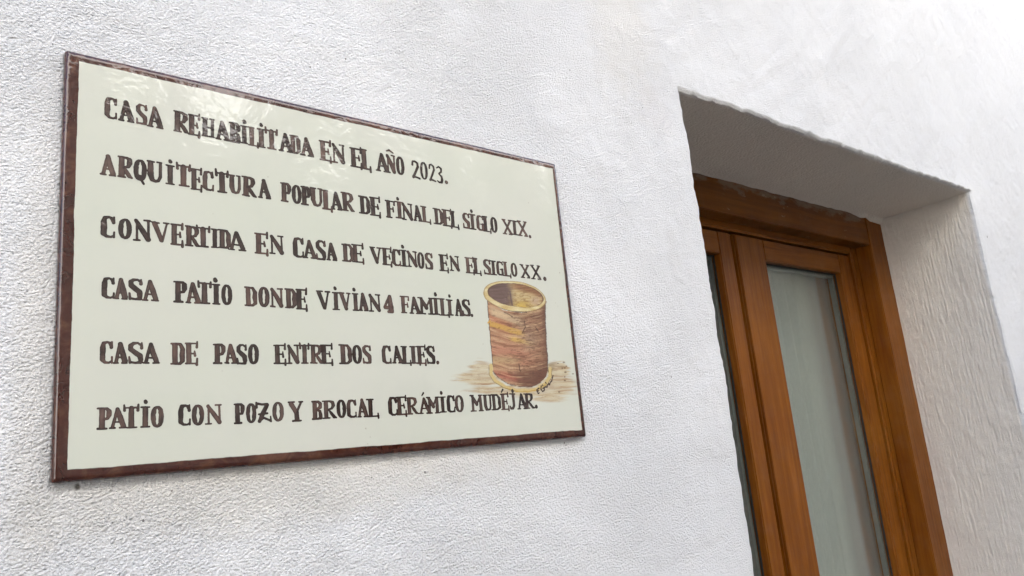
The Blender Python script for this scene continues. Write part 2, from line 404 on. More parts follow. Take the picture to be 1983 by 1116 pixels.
dt = np.exp(-abs(ZZ - OZT) / 0.03) * sstep(OXL - 0.05, OXL, XX) * sstep(OXR + 0.05, OXR, XX)
PX = XX + dl * dleft(ZZ) + dr * dright(ZZ)
dtz = dtop(np.clip(XX, OXL, OXR))
PZ = ZZ + dt * dtz + (np.exp(-abs(ZZ - OZT) / 0.03) - dt) * 0
fade = sstep(-0.36, -0.2, XX) * sstep(3.7, 3.5, XX) * sstep(EYE + 1.75, EYE + 1.6, ZZ)
H0 = relief(PX, PZ)
# calm strip behind the sign so that the sign sits on the plaster
sgn = sstep(SX0 - 0.05, SX0, XX) * sstep(SX0 + SW + 0.05, SX0 + SW, XX) * sstep(SZ0 - 0.05, SZ0, ZZ) * sstep(SZ0 + SH + 0.05, SZ0 + SH, ZZ)
H0 = H0 * (1 - sgn) - 0.0002 * sgn
# swollen, uneven lip of plaster round the opening, rounded over at the arris
dz_in = np.maximum(np.maximum(OXL - XX, XX - OXR), ZZ - OZT)
dcl = np.maximum(dz_in, 0)
lip = 0.0018 * np.exp(-(dcl / 0.035) ** 2) * (0.6 + 0.6 * fbm(XX / 0.05, ZZ / 0.05, 14, 2))
R_ = 0.004
rnd = np.where(dcl < R_, R_ - np.sqrt(np.maximum(R_ ** 2 - (R_ - dcl) ** 2, 0)), 0)
PY = WALL_Y - (H0 + lip * (XX > 0.8)) * fade + rnd
nx, nz = len(xs), len(zs)
idx = np.arange(nx * nz).reshape(nx, nz)
qa = np.stack([idx[:-1, :-1], idx[1:, :-1], idx[1:, 1:], idx[:-1, 1:]], -1)
keep = np.ones((nx - 1, nz - 1), bool); keep[il:ir, :kt] = False
V = [np.stack([PX, PY, PZ], -1).reshape(-1, 3)]; Q = [qa[keep].reshape(-1, 4)]; base = nx * nz

tt = np.concatenate([[0, .0015, .004, .008], np.linspace(0.013, RECESS + 0.006, 60)])
def add_strip(edge, inward, seed, flat=0.0):
    """edge: (n,3) points of the arris, inward: depth direction is +y; inward = normal pointing into the opening"""
    global base
    n = len(edge); nt = len(tt)
    P = np.repeat(edge[:, None, :], nt, 1).astype(float)
    s = edge[:, 2] if abs(inward[0]) > 0 else edge[:, 0]
    S, T = np.meshgrid(s, tt, indexing='ij')
    y0 = edge[:, 1][:, None]
    f = T / tt[-1]
    P[..., 1] = y0 * (1 - f) + (WALL_Y + RECESS + 0.006) * f + 0 * T
    roundin = -0.006 * np.exp(-(T / 0.005)) + 0.006 * np.exp(-0.0)          # arris bulges back from the opening
    k = 0.0022 * fbm(S / 0.06, T / 0.05, seed, 3) * sstep(0, 0.03, T) + 0.0006 * fbm(S / 0.02, T / 0.012, seed + 3, 2) * sstep(0, .01, T)
    return n, nt, P, S, T, k
def strip_faces(n, nt, flip):
    i = np.arange(n * nt).reshape(n, nt) + base
    q = np.stack([i[:-1, :-1], i[:-1, 1:], i[1:, 1:], i[1:, :-1]], -1).reshape(-1, 4)
    return q[:, ::-1] if flip else q
# right reveal
ed = np.stack([PX[ir, :kt + 1], PY[ir, :kt + 1], PZ[ir, :kt + 1]], -1)
n, nt, P, S, T, k = add_strip(ed, (-1, 0, 0), 41)
tg = OXR + 0.001 + 0.003 * vnoise(S / 0.11, S * 0, 21) * np.exp(-T / 0.08) + 0.010 * sstep(EYE + 0.35, EYE - 0.1, S) * np.exp(-T / 0.12)
P[..., 0] = tg + (P[..., 0] - tg) * np.exp(-T / 0.005) - k
V.append(P.reshape(-1, 3)); Q.append(strip_faces(n, nt, False)); base += n * nt
# left reveal
ed = np.stack([PX[il, :kt + 1], PY[il, :kt + 1], PZ[il, :kt + 1]], -1)
n, nt, P, S, T, k = add_strip(ed, (1, 0, 0), 51)
P[..., 0] = OXL + (P[..., 0] - OXL) * np.exp(-T / 0.005) + k
V.append(P.reshape(-1, 3)); Q.append(strip_faces(n, nt, True)); base += n * nt
# soffit; at the back the plaster laps unevenly over the head of the frame
ed = np.stack([PX[il:ir + 1, kt], PY[il:ir + 1, kt], PZ[il:ir + 1, kt]], -1)
n, nt, P, S, T, k = add_strip(ed, (0, 0, -1), 61)
back = np.maximum(0, 0.002 + 0.0022 * fbm(S / 0.04, S * 0, 71, 3) + 0.007 * np.exp(-((S - 2.10) / 0.035) ** 2) + 0.012 * sstep(2.13, 2.16, S))
tg = OZT + top_line(S) * (0.35 + 0.65 * np.exp(-T / 0.07)) + 0.0045 * vnoise(S / 0.11, S * 0, 31) * np.exp(-T / 0.07)
P[..., 2] = tg + (P[..., 2] - tg) * np.exp(-T / 0.005) - k * 0.6 - back * sstep(RECESS - 0.018, RECESS, T)
V.append(P.reshape(-1, 3)); Q.append(strip_faces(n, nt, True)); base += n * nt
# the rest of the facade, its thickness and top
WT = 8.9
def q4(*p):
    global base
    V.append(np.array(p, float)); Q.append(np.array([[base, base + 1, base + 2, base + 3]])); base += 4
y = WALL_Y; x0, x1, z1 = -0.36, 3.7, EYE + 1.75
q4((-12, y, 0), (x0, y, 0), (x0, y, WT), (-12, y, WT)); q4((x1, y, 0), (14, y, 0), (14, y, WT), (x1, y, WT))
q4((x0, y, z1), (x1, y, z1), (x1, y, WT), (x0, y, WT)); q4((x0, y, 0), (x1, y, 0), (x1, y, OZB), (x0, y, OZB))
q4((OXL, y, OZB), (OXR, y, OZB), (OXR, y + 0.30, OZB), (OXL, y + 0.30, OZB))
q4((-12, y, WT), (14, y, WT), (14, y + 0.6, WT), (-12, y + 0.6, WT))
yb = y + 0.6
q4((-12, yb, 0), (-12, y, 0), (-12, y, WT), (-12, yb, WT)); q4((14, y, 0), (14, yb, 0), (14, yb, WT), (14, y, WT))
# back skin with the opening left out
for a in (((-12, 0), (0.95, WT)), ((2.245, 0), (14, WT)), ((0.95, OZT + 0.03), (2.245, WT)), ((0.95, 0), (2.245, OZB))):
    (ax, az), (bx_, bz) = a
    q4((bx_, yb, az), (ax, yb, az), (ax, yb, bz), (bx_, yb, bz))
wm = mesh_np('wall', np.concatenate(V), np.concatenate(Q), smooth=True)
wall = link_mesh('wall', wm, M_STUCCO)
tag(wall, 'rough white stucco house wall carrying the ceramic sign and pierced by the window', 'wall')

# room behind the window
rx0, rx1, ry0, ry1, rz0, rz1 = 0.2, 3.4, yb + 0.003, yb + 2.6, 0.3, EYE + 0.95
rb = [(rx0, ry0, rz0), (rx1, ry0, rz0), (rx1, ry1, rz0), (rx0, ry1, rz0), (rx0, ry0, rz1), (rx1, ry0, rz1), (rx1, ry1, rz1), (rx0, ry1, rz1)]
room = mesh_np('room', rb, [(0, 1, 2, 3), (7, 6, 5, 4), (3, 2, 6, 7), (1, 5, 6, 2), (0, 3, 7, 4)])
tag(link_mesh('room', room, M_ROOM), kind='structure')

# ------------------------------------------------------------------ window
F = WALL_Y + 0.245
zb = OZB
win = empty('window', (1.596, F, zb), label='brown varnished wooden two-leaf window set deep in the white wall beside the sign', cat='window')
zt = EYE + 0.4740
FT = OZT + 0.02
frame = part('frame', M_WOOD_V, win, [((2.130, F, zb), (2.246, F + 0.0445, FT)), ((0.946, F, zb), (1.062, F + 0.0445, FT))], 0.0022, 2)
sub('head', M_WOOD_HEAD, frame, win, [((1.062, F + 0.0012, zt), (2.130, F + 0.0445, FT))], 0.0022)
# moulded stop (rebate lip) round the inside of the frame
sub('stop_bead', M_WOOD_V, frame, win, [((2.1035, F + 0.045, zb + 0.05), (2.246, F + 0.075, FT))], 0.0045, 3)
sub('stop_bead', M_WOOD_V, frame, win, [((0.946, F + 0.045, zb + 0.05), (1.0885, F + 0.075, FT))], 0.0045, 3)
sub('stop_bead', M_WOOD_H, frame, win, [((1.089, F + 0.0452, EYE + 0.4570), (2.103, F + 0.075, FT))], 0.0045, 3)
sub('bottom_rail', M_WOOD_H, frame, win, [((1.062, F + 0.001, zb + 0.012), (2.130, F + 0.075, zb + 0.065))], 0.003)
SY = F + 0.0515
SB = zb + 0.075; ST = EYE + 0.452
def sash(xa, xb, glass_a, glass_b, name_label):
    s_ = part('sash', M_WOOD_V, win, [((xa, SY, SB), (glass_a, SY + 0.05, ST)), ((glass_b, SY, SB), (xb, SY + 0.05, ST))], 0.0028, 3)
    s_['label'] = name_label
    gt, gb = EYE + 0.398, SB + 0.07
    sub('rail', M_WOOD_H, s_, win, [((glass_a, SY + 0.0006, gt), (glass_b, SY + 0.05, ST - 0.0005))], 0.0022)
    sub('rail', M_WOOD_H, s_, win, [((glass_a, SY + 0.0006, SB + 0.0005), (glass_b, SY + 0.05, gb))], 0.0022)
    y1, y2 = SY + 0.021, SY + 0.037
    sub('pane', M_GLASS, s_, win, [((glass_a, y1, gb), (glass_b, y1 + 0.004, gt))])
    sub('pane', M_GLASS, s_, win, [((glass_a, y2, gb), (glass_b, y2 + 0.004, gt))])
    w = 0.006
    def ring(y, d, w):
        return [((glass_a, y, gb), (glass_a + w, y + d, gt)), ((glass_b - w, y, gb), (glass_b, y + d, gt)),
                ((glass_a + w, y, gt - w), (glass_b - w, y + d, gt)), ((glass_a + w, y, gb), (glass_b - w, y + d, gb + w))]
    sub('gasket', M_RUBBER, s_, win, ring(SY + 0.0175, 0.0034, 0.0035))
    sub('spacer', M_SPACER, s_, win, ring(y1 + 0.0043, y2 - y1 - 0.0046, 0.010))
    return s_
sash(1.530, 2.094, 1.656, 2.034, 'right leaf, with the wide meeting strip on its near stile')
sash(1.098, 1.518, 1.156, 1.466, 'left leaf, mostly hidden behind the edge of the wall')
part('meeting_strip', M_WOOD_V, win, [((1.5305, SY - 0.0045, SB + 0.001), (1.602, SY - 0.0003, ST - 0.004))], 0.0015)
part('sill', M_STONE, win, [((OXL + 0.001, WALL_Y - 0.04, zb - 0.03), (OXR - 0.001, F + 0.05, zb + 0.010))], 0.004)

# curtain, hanging in soft folds
cy = SY + 0.075
cxs = np.linspace(1.58, 2.22, 320); czs = np.linspace(zb - 0.1, EYE + 0.50, 40)
CX, CZ = np.meshgrid(cxs, czs, indexing='ij')
CY = cy + (0.010 - 0.0085 * sstep(1.86, 1.95, CX)) * np.sin(CX * 95 + 1.5 * np.sin(CX * 17)) + 0.002 * vnoise(CX / 0.05, CZ / 0.5, 81)
ci = np.arange(CX.size).reshape(CX.shape)
cq = np.stack([ci[:-1, :-1], ci[1:, :-1], ci[1:, 1:], ci[:-1, 1:]], -1).reshape(-1, 4)
cme = mesh_np('curtain', np.stack([CX, CY, CZ], -1).reshape(-1, 3), cq, smooth=True)
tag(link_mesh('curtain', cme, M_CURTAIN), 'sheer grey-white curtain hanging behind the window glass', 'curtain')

# ------------------------------------------------------------------ the ceramic sign
sign = empty('sign', (SX0, SIGN_Y, SZ0), label='glazed cream ceramic sign with brown border, six hand-painted lines and a painted well', cat='sign')
# body: rounded slab, local origin at its lower left front corner
def rounded_slab(w, h, t, r):
    nseg = 5
    prof = [(x * 0.001, y_ * 0.001) for x, y_ in ((5.6, 0), (4.7, .05), (3.9, .16), (3.1, .36), (2.4, .66), (1.75, 1.06), (1.2, 1.54), (0.7, 2.14), (0.33, 2.8), (0.09, 3.55), (0.0, 4.4))]   # (inset, depth)
    loops = []
    for ins, dep in prof: loops.append((ins, dep))
    loops.append((0.0, t))
    Vv = []; cs = 4
    for ins, dep in loops:
        cr_ = max(0.0022 - ins * 0.4, 0.0006)
        for (cx, cz, a0) in ((w - ins - cr_, h - ins - cr_, 0), (ins + cr_, h - ins - cr_, 90), (ins + cr_, ins + cr_, 180), (w - ins - cr_, ins + cr_, 270)):
            for j in range(cs):
                a = math.radians(a0 + 90 * j / (cs - 1))
                Vv.append((cx + cr_ * math.cos(a), dep, cz + cr_ * math.sin(a)))
    m = 4 * cs; F_ = []
    for l in range(len(loops) - 1):
        for j in range(m):
            a = l * m + j; b = l * m + (j + 1) % m
            F_.append((a, b, b + m, a + m))
    me = bpy.data.meshes.new('tile')
    faces = F_ + [tuple(range(m))[::-1], tuple(range((len(loops) - 1) * m, len(loops) * m))]
    me.from_pydata(Vv, [], faces); me.update()
    bm = bmesh.new(); bm.from_mesh(me); bmesh.ops.recalc_face_normals(bm, faces=bm.faces); bm.to_mesh(me); bm.free()
    for p in me.polygons: p.use_smooth = len(p.vertices) == 4
    return me
link_mesh('tile', rounded_slab(SW, SH, 0.0088, 0.0034), M_TILE, sign)

# ---- hand lettering: every letter is a set of brush strokes, merged in a distance field and cut out as thin enamel
K, n_, m_ = 1.0, 0.36, 0.62
def arc(cx, cy, rx, ry, a0, a1, w0, w1, n=9, wm=None):
    out = []
    for i in range(n):
        t = i / (n - 1); a = math.radians(a0 + (a1 - a0) * t)
        w = w0 + (w1 - w0) * t if wm is None else (w0 * (1 - t) + w1 * t) + (wm - (w0 + w1) / 2) * math.sin(math.pi * t)
        out.append((cx + rx * math.cos(a), cy + ry * math.sin(a), w))
    return out
def O_():
    p = []
    for i in range(25):
        a = 2 * math.pi * i / 24
        c = abs(math.cos(a)) ** 0.7
        p.append((0.5 + 0.5 * math.copysign(abs(math.cos(a)) ** 0.85, math.cos(a)), 0.5 + 0.5 * math.copysign(abs(math.sin(a)) ** 0.92, math.sin(a)), 0.42 + 0.48 * c))
    return p
def st(*p): return list(p)
A_ = [st((0.47, 0.97, .7), (0.33, 0.5, m_), (0.21, 0.04, m_)), st((0.47, 0.96, .8), (0.62, 0.5, K), (0.80, 0.06, K)), st((0.30, 0.31, n_), (0.66, 0.30, n_)),
      st((0, 0.03, n_), (0.34, 0.02, n_)), st((0.60, 0.03, n_), (1, 0.02, n_))]
E_ = [st((0.30, 0.96, K), (0.30, 0.04, K)), st((0, 0.96, n_), (0.92, 0.97, n_)), st((0.92, 1.05, .36), (0.95, 0.78, .52)), st((0.3, 0.50, n_), (0.72, 0.50, n_)),
      st((0.72, 0.62, .3), (0.75, 0.40, .48)), st((0.03, 0.03, n_), (0.94, 0.04, n_)), st((0.91, 0.24, .36), (0.985, -0.035, .5))]
N_ = [st((0.2, 0.95, n_ * 1.1), (0.2, 0.04, n_ * 1.2)), st((0.16, 0.97, .7), (0.52, 0.5, K), (0.84, 0.06, .95)), st((0.84, 0.96, n_ * 1.2), (0.86, 0.1, n_ * 1.3)),
      st((0.62, 0.97, n_), (1, 0.96, n_)), st((0, 0.03, n_), (0.38, 0.02, n_))]
I_ = [st((0.5, 0.95, K), (0.5, 0.04, K)), st((0, 0.97, n_), (1, 0.96, n_)), st((0.02, 0.03, n_), (1, 0.02, n_))]
R_G = [st((0.28, 0.96, K), (0.28, 0.04, K)), st((0, 0.97, n_), (0.35, 0.98, n_)), st((0.3, 0.97, n_), (0.6, 0.95, .55), (0.76, 0.86, .85), (0.78, 0.72, .9), (0.68, 0.55, .6), (0.38, 0.47, n_)),
       st((0.46, 0.46, .5), (0.62, 0.28, .8), (0.78, 0.09, .75), (1, 0.03, .4)), st((0, 0.03, n_), (0.5, 0.02, n_))]
P_ = [st((0.34, 0.96, K), (0.34, 0.04, K)), st((0, 0.95, n_), (0.4, 0.98, n_)), st((0.35, 0.97, n_), (0.7, 0.94, .6), (0.92, 0.82, .9), (0.92, 0.66, .9), (0.75, 0.5, .6), (0.42, 0.45, n_)),
      st((0.05, 0.03, n_ * 1.2), (0.66, 0.03, n_ * 1.2))]
D_ = [st((0.32, 0.96, K), (0.32, 0.04, K)), st((0, 0.96, n_), (0.4, 0.98, n_)), st((0.35, 0.97, n_), (0.68, 0.93, .6), (0.92, 0.72, .9), (0.96, 0.45, 1), (0.88, 0.2, .85), (0.66, 0.05, .5), (0.3, 0.03, n_)),
      st((0.02, 0.04, n_), (0.4, 0.03, n_))]
L_ = [st((0.34, 0.96, K), (0.34, 0.04, K)), st((0, 0.97, n_), (0.56, 0.96, n_)), st((0.04, 0.04, n_), (0.95, 0.03, n_)), st((0.90, 0.20, .36), (0.985, -0.05, .5))]
S_ = [st((0.88, 0.98, .3), (0.90, 0.74, .62)), st((0.84, 0.86, .5), (0.62, 0.96, .42), (0.32, 0.95, .6), (0.12, 0.82, .85), (0.16, 0.66, .95), (0.45, 0.52, K), (0.76, 0.38, K), (0.92, 0.22, .95), (0.8, 0.07, .7), (0.5, 0.02, .45), (0.2, 0.07, .45)),
      st((0.08, 0.30, .35), (0.12, 0.05, .55))]
C_ = [st((0.80, 0.90, .5), (0.55, 0.97, .45), (0.28, 0.90, .75), (0.13, 0.70, .98), (0.12, 0.45, K), (0.18, 0.2, .95), (0.38, 0.04, .55), (0.7, 0.03, .42), (0.9, 0.12, .42)),
      st((0.90, 0.99, .32), (0.93, 0.72, .62)), st((0.93, 0.30, .35), (0.94, 0.05, .42)), st((0.72, 0.9, .5), (0.92, 0.74, .62))]
T_ = [st((0.5, 0.93, K), (0.5, 0.04, K)), st((0.04, 0.92, n_), (0.96, 0.92, n_)), st((0.02, 1.03, .38), (0.04, 0.78, .52)), st((0.96, 1.03, .38), (0.98, 0.78, .52)), st((0.24, 0.03, n_), (0.82, 0.02, n_))]
U_ = [st((0.26, 0.95, K), (0.26, 0.34, K), (0.36, 0.12, .85), (0.56, 0.03, .5), (0.76, 0.1, .55), (0.86, 0.3, .6), (0.87, 0.95, .58)), st((0, 0.97, n_), (0.48, 0.96, n_)), st((0.66, 0.97, n_), (1, 0.96, n_))]
V_ = [st((0.22, 0.95, K), (0.58, 0.05, .85)), st((0.84, 0.95, n_ * 1.2), (0.60, 0.06, .5)), st((0, 0.97, n_), (0.44, 0.96, n_)), st((0.66, 0.97, n_), (1, 0.96, n_))]
M_ = [st((0.24, 0.95, .7), (0.22, 0.04, .75)), st((0.2, 0.95, .8), (0.50, 0.42, K)), st((0.5, 0.42, .5), (0.78, 0.95, .5)), st((0.78, 0.95, .9), (0.80, 0.04, .95)),
      st((0, 0.97, n_), (0.28, 0.96, n_)), st((0.70, 0.97, n_), (0.95, 0.96, n_)), st((0.05, 0.02, n_), (0.42, 0.02, n_)), st((0.64, 0.02, n_), (1, 0.02, n_))]
X_ = [st((0.18, 0.95, .65), (0.86, 0.05, .85)), st((0.84, 0.95, .7), (0.20, 0.05, .6)), st((0, 0.97, n_), (0.36, 0.96, n_)), st((0.68, 0.97, n_), (1, 0.96, n_)),
      st((0.02, 0.03, n_), (0.4, 0.03, n_)), st((0.66, 0.03, n_), (1, 0.02, n_))]
G_ = [C_[0], st((0.86, 0.92, .3), (0.92, 0.76, .5)), st((0.82, 0.42, .75), (0.82, 0.06, .75)), st((0.56, 0.43, n_), (1, 0.43, n_))]
GLY = {
 'A': A_, 'E': E_, 'N': N_, 'I': I_, 'i': I_, 'R': R_G, 'P': P_, 'D': D_, 'L': L_, 'S': S_, 'C': C_, 'T': T_, 'U': U_, 'V': V_, 'M': M_, 'X': X_, 'G': G_,
 'O': [O_()], 'Q': [O_(), st((0.38, 0.24, .35), (0.55, 0.18, .5), (0.66, -0.02, .45), (0.84, -0.18, .45))],
 'H': [st((0.26, 0.95, K), (0.26, 0.04, K)), st((0.80, 0.95, .6), (0.80, 0.04, .6)), st((0.26, 0.5, n_), (0.8, 0.5, n_)), st((0, 0.97, n_), (0.46, 0.96, n_)),
       st((0.64, 0.97, n_), (1, 0.96, n_)), st((0, 0.03, n_), (0.46, 0.02, n_)), st((0.62, 0.03, n_), (1, 0.02, n_))],
 'B': [st((0.32, 0.96, K), (0.32, 0.04, K)), st((0, 0.96, n_), (0.35, 0.97, n_)), st((0.3, 0.97, n_), (0.66, 0.95, .6), (0.86, 0.83, .85), (0.82, 0.66, .8), (0.45, 0.52, n_)),
       st((0.45, 0.52, n_), (0.8, 0.44, .6), (0.95, 0.28, .95), (0.86, 0.1, .8), (0.55, 0.03, n_), (0.03, 0.04, n_ * 1.2))],
 'Y': [st((0.22, 0.94, .95), (0.54, 0.45, .9)), st((0.84, 0.94, .5), (0.56, 0.45, .5)), st((0.54, 0.45, .95), (0.56, 0.04, .95)), st((0, 0.95, n_), (0.4, 0.95, n_)),
       st((0.7, 0.97, n_), (1, 0.96, n_)), st((0.3, 0.03, n_ * 1.1), (0.82, 0.03, n_ * 1.1))],
 'Z': [st((0.04, 1.0, .4), (0.1, 0.72, .55)), st((0.06, 0.9, .5), (0.4, 0.84, .5), (0.74, 0.84, .55)), st((0.72, 0.82, .85), (0.46, 0.45, .95), (0.24, 0.05, .8)), st((0.2, 0.42, .42), (0.72, 0.44, .42)),
       st((0.22, 0.08, .6), (0.5, 0.22, .45), (0.86, 0.10, .45), (0.96, 0.02, .4)), st((0.92, 0.28, .3), (0.98, 0.0, .4))],
 'J': [st((0.64, 0.95, .9), (0.66, 0.25, .9), (0.5, 0.08, .7), (0.16, 0.05, .6), (0.06, 0.2, .45)), st((0.15, 0.97, n_), (0.95, 0.96, n_))],
 '2': [st((0.06, 0.74, .5), (0.18, 0.92, .42), (0.45, 0.98, .42), (0.72, 0.88, .5), (0.76, 0.68, .6), (0.45, 0.36, .5), (0.08, 0.05, .5)), st((0.1, 0.10, .45), (0.45, 0.10, .42), (0.98, 0.0, .45))],
 '0': [[(a, b, w * 0.72) for a, b, w in O_()]],
 '3': [st((0.08, 0.86, .42), (0.4, 0.98, .42), (0.74, 0.86, .55), (0.7, 0.66, .55), (0.38, 0.55, .4)), st((0.38, 0.55, .4), (0.75, 0.42, .6), (0.92, 0.24, .75), (0.72, 0.05, .6), (0.35, 0.03, .45), (0.1, 0.14, .4))],
 '4': [st((0.66, 0.97, .7), (0.70, 0.5, .95), (0.74, 0.05, .95)), st((0.62, 0.96, .5), (0.06, 0.34, .5)), st((0.06, 0.32, .6), (0.92, 0.32, .45)), st((0.92, 0.38, .4), (0.92, 0.28, .45)), st((0.5, 0.03, .5), (0.98, 0.03, .45))],
 '.': [st((0.5, 0.55, .62), (0.5, 0.45, .62))],
}
CR = {'a': (190, 170, 9.3), 'b': (380, 210, 8.2625), 'c': (610, 250, 7.082), 'd': (180, 290, 9.915), 'e': (360, 300, 9.3), 'f': (530, 340, 7.932), 'g': (740, 370, 6.61),
      'h': (180, 400, 9.915), 'i': (370, 420, 8.2625), 'j': (560, 440, 6.61), 'k': (840, 470, 8.2625), 'l': (180, 520, 9.0136), 'm': (390, 530, 9.0136), 'n': (600, 540, 11.665), 'o': (750, 540, 11.017),
      'p': (180, 640, 9.0136), 'q': (390, 650, 7.344), 'r': (640, 650, 8.622), 's': (170, 760, 7.082), 't': (430, 760, 6.197), 'u': (730, 740, 6.009)}
TEXT = [
 "a:C 112 345 175 565;A 358 660 228 618;S 678 890 295 668;A 872 1180 340 725;R 1352 1635 428 812;E 1615 1843 485 868|"
 "b:H 80 298 155 462;A 300 545 200 515;B 520 710 225 555;i 705 830 275 570 765 215;L 825 1000 300 608;i 970 1110 325 630 1035 265;T 1095 1310 335 660;A 1310 1550 395 702;D 1490 1670 430 730;A 1650 1880 465 768|"
 "c:E 55 225 165 440;N 225 410 205 475;E 475 645 262 530;L 620 770 280 560;A 825 1010 330 588;N 975 1105 352 610 1020 305;O 1110 1225 380 632;2 1325 1440 435 685;0 1440 1545 455 695;2 1560 1655 480 722;3 1665 1755 510 745;. 1780 1822 705 755",
 "d:A 130 455 90 505;R 465 770 130 548;Q 775 1035 185 605;U 1025 1335 218 635;i 1390 1575 290 675 1480 225;T 1590 1885 285 712|"
 "e:E 80 295 250 640;C 298 505 290 650;T 520 775 302 688;U 765 990 362 708;R 1000 1275 392 760;A 1290 1535 435 792|"
 "f:P 100 270 110 412;O 275 428 145 438;P 412 578 165 462;U 555 750 188 480;L 735 905 225 530;A 870 1050 248 533;R 1030 1240 262 552;D 1300 1482 318 595;E 1470 1642 335 625|"
 "g:F 38 168 120 348;i 165 275 135 355 195 100;N 248 392 158 378;A 395 508 183 390;L 492 622 198 405;D 650 780 225 430;E 765 892 240 455;L 855 982 258 470;S 1030 1122 283 482;i 1108 1200 295 495 1140 258;G 1205 1300 312 510;L 1285 1392 325 525;O 1385 1475 335 535;X 1535 1660 365 560;I 1645 1745 378 565;X 1730 1858 385 582;. 1875 1908 562 596",
 "h:C 145 430 178 605;O 482 748 230 632;N 765 1115 245 675;V 1110 1475 295 690;E 1480 1745 335 750|"
 "i:R -103 145 145 478;T 75 310 158 492;I 315 442 190 502;D 430 638 203 512;A 585 885 232 545;E 1010 1238 262 600;N 1245 1485 295 605|"
 "j:C 45 188 132 393;A 170 352 163 405;S 340 472 168 425;A 470 612 198 432;D 670 828 213 447;E 798 957 222 457;V 1030 1185 255 470;E 1185 1315 268 490;C 1312 1428 282 500;i 1425 1508 292 508 1447 250;N 1505 1640 305 515;O 1638 1730 322 535;S 1738 1840 330 543|"
 "k:E 80 235 190 462;N 245 412 212 460;E 500 645 238 495;L 622 757 245 505;S 795 912 268 515;I 900 1003 288 522;G 1000 1112 298 527;L 1098 1232 308 542;O 1230 1335 325 548;X 1380 1535 350 570;X 1545 1712 360 592;. 1750 1802 545 602",
 "l:C 148 382 150 530;A 365 612 165 545;S 615 870 175 560;A 845 1158 198 575;P 1398 1645 220 605;A 1608 1890 240 615|"
 "m:T -73 182 150 535;i 185 332 180 545 238 112;O 345 540 190 555;D 745 975 228 575;O 990 1190 230 588;N 1190 1428 250 597;D 1452 1662 260 612;E 1645 1852 268 632|"
 "n:V 140 472 270 700;i 500 675 300 712 562 215;V 655 930 308 720;i 955 1105 325 730 990 245;A 1090 1315 315 735;N 1320 1602 345 752;4 1655 1888 360 780|"
 "o:F 270 475 368 740;A 460 705 380 755;M 650 1000 398 765;i 960 1110 410 772 1020 332;L 1093 1325 420 792;i 1255 1405 440 788 1320 368;A 1430 1612 430 800;S 1595 1772 440 803;. 1778 1834 748 808",
 "p:C 118 352 185 585;A 350 612 200 588;S 610 882 200 588;A 865 1170 212 585;D 1350 1607 215 605;E 1600 1838 212 595|"
 "q:P 160 345 113 410;A 320 512 115 405;S 498 652 120 415;O 660 820 120 412;E 1020 1207 128 410;N 1210 1395 128 408;T 1390 1540 122 405;R 1538 1732 128 405;E 1688 1872 128 408|"
 "r:D 135 357 145 482;O 360 527 155 475;S 533 682 160 475;C 855 1012 165 475;A 1020 1202 168 470;L 1173 1348 175 477;L 1323 1502 175 477;E 1433 1597 172 478;S 1600 1747 170 478;. 1763 1818 420 478",
 "s:P 118 328 205 515;A 290 542 205 500;T 482 708 185 496;i 718 860 190 487 790 128;O 860 1043 182 488;C 1238 1414 165 460;O 1423 1597 165 460;N 1603 1840 163 442|"
 "t:P 138 274 130 382;O 285 412 130 372;Z 400 597 110 367;O 602 742 112 352;Y 788 980 105 354;B 1072 1202 98 332;R 1200 1377 95 318;O 1372 1490 85 310;C 1495 1614 85 308;A 1616 1757 73 302;L 1730 1884 73 298|"
 "u:C 128 237 172 395;E 223 347 168 388;R 333 482 176 380;A 473 637 178 372 530 145;M 573 732 170 370;i 723 807 168 358 745 125;C 810 907 153 357;O 905 1010 152 354;M 1080 1237 147 345;U 1233 1332 145 335;D 1323 1442 140 330;E 1438 1537 133 327 1455 105;J 1538 1617 130 322 1575 103;A 1623 1747 130 320;R 1708 1832 130 313;. 1836 1870 262 306"]

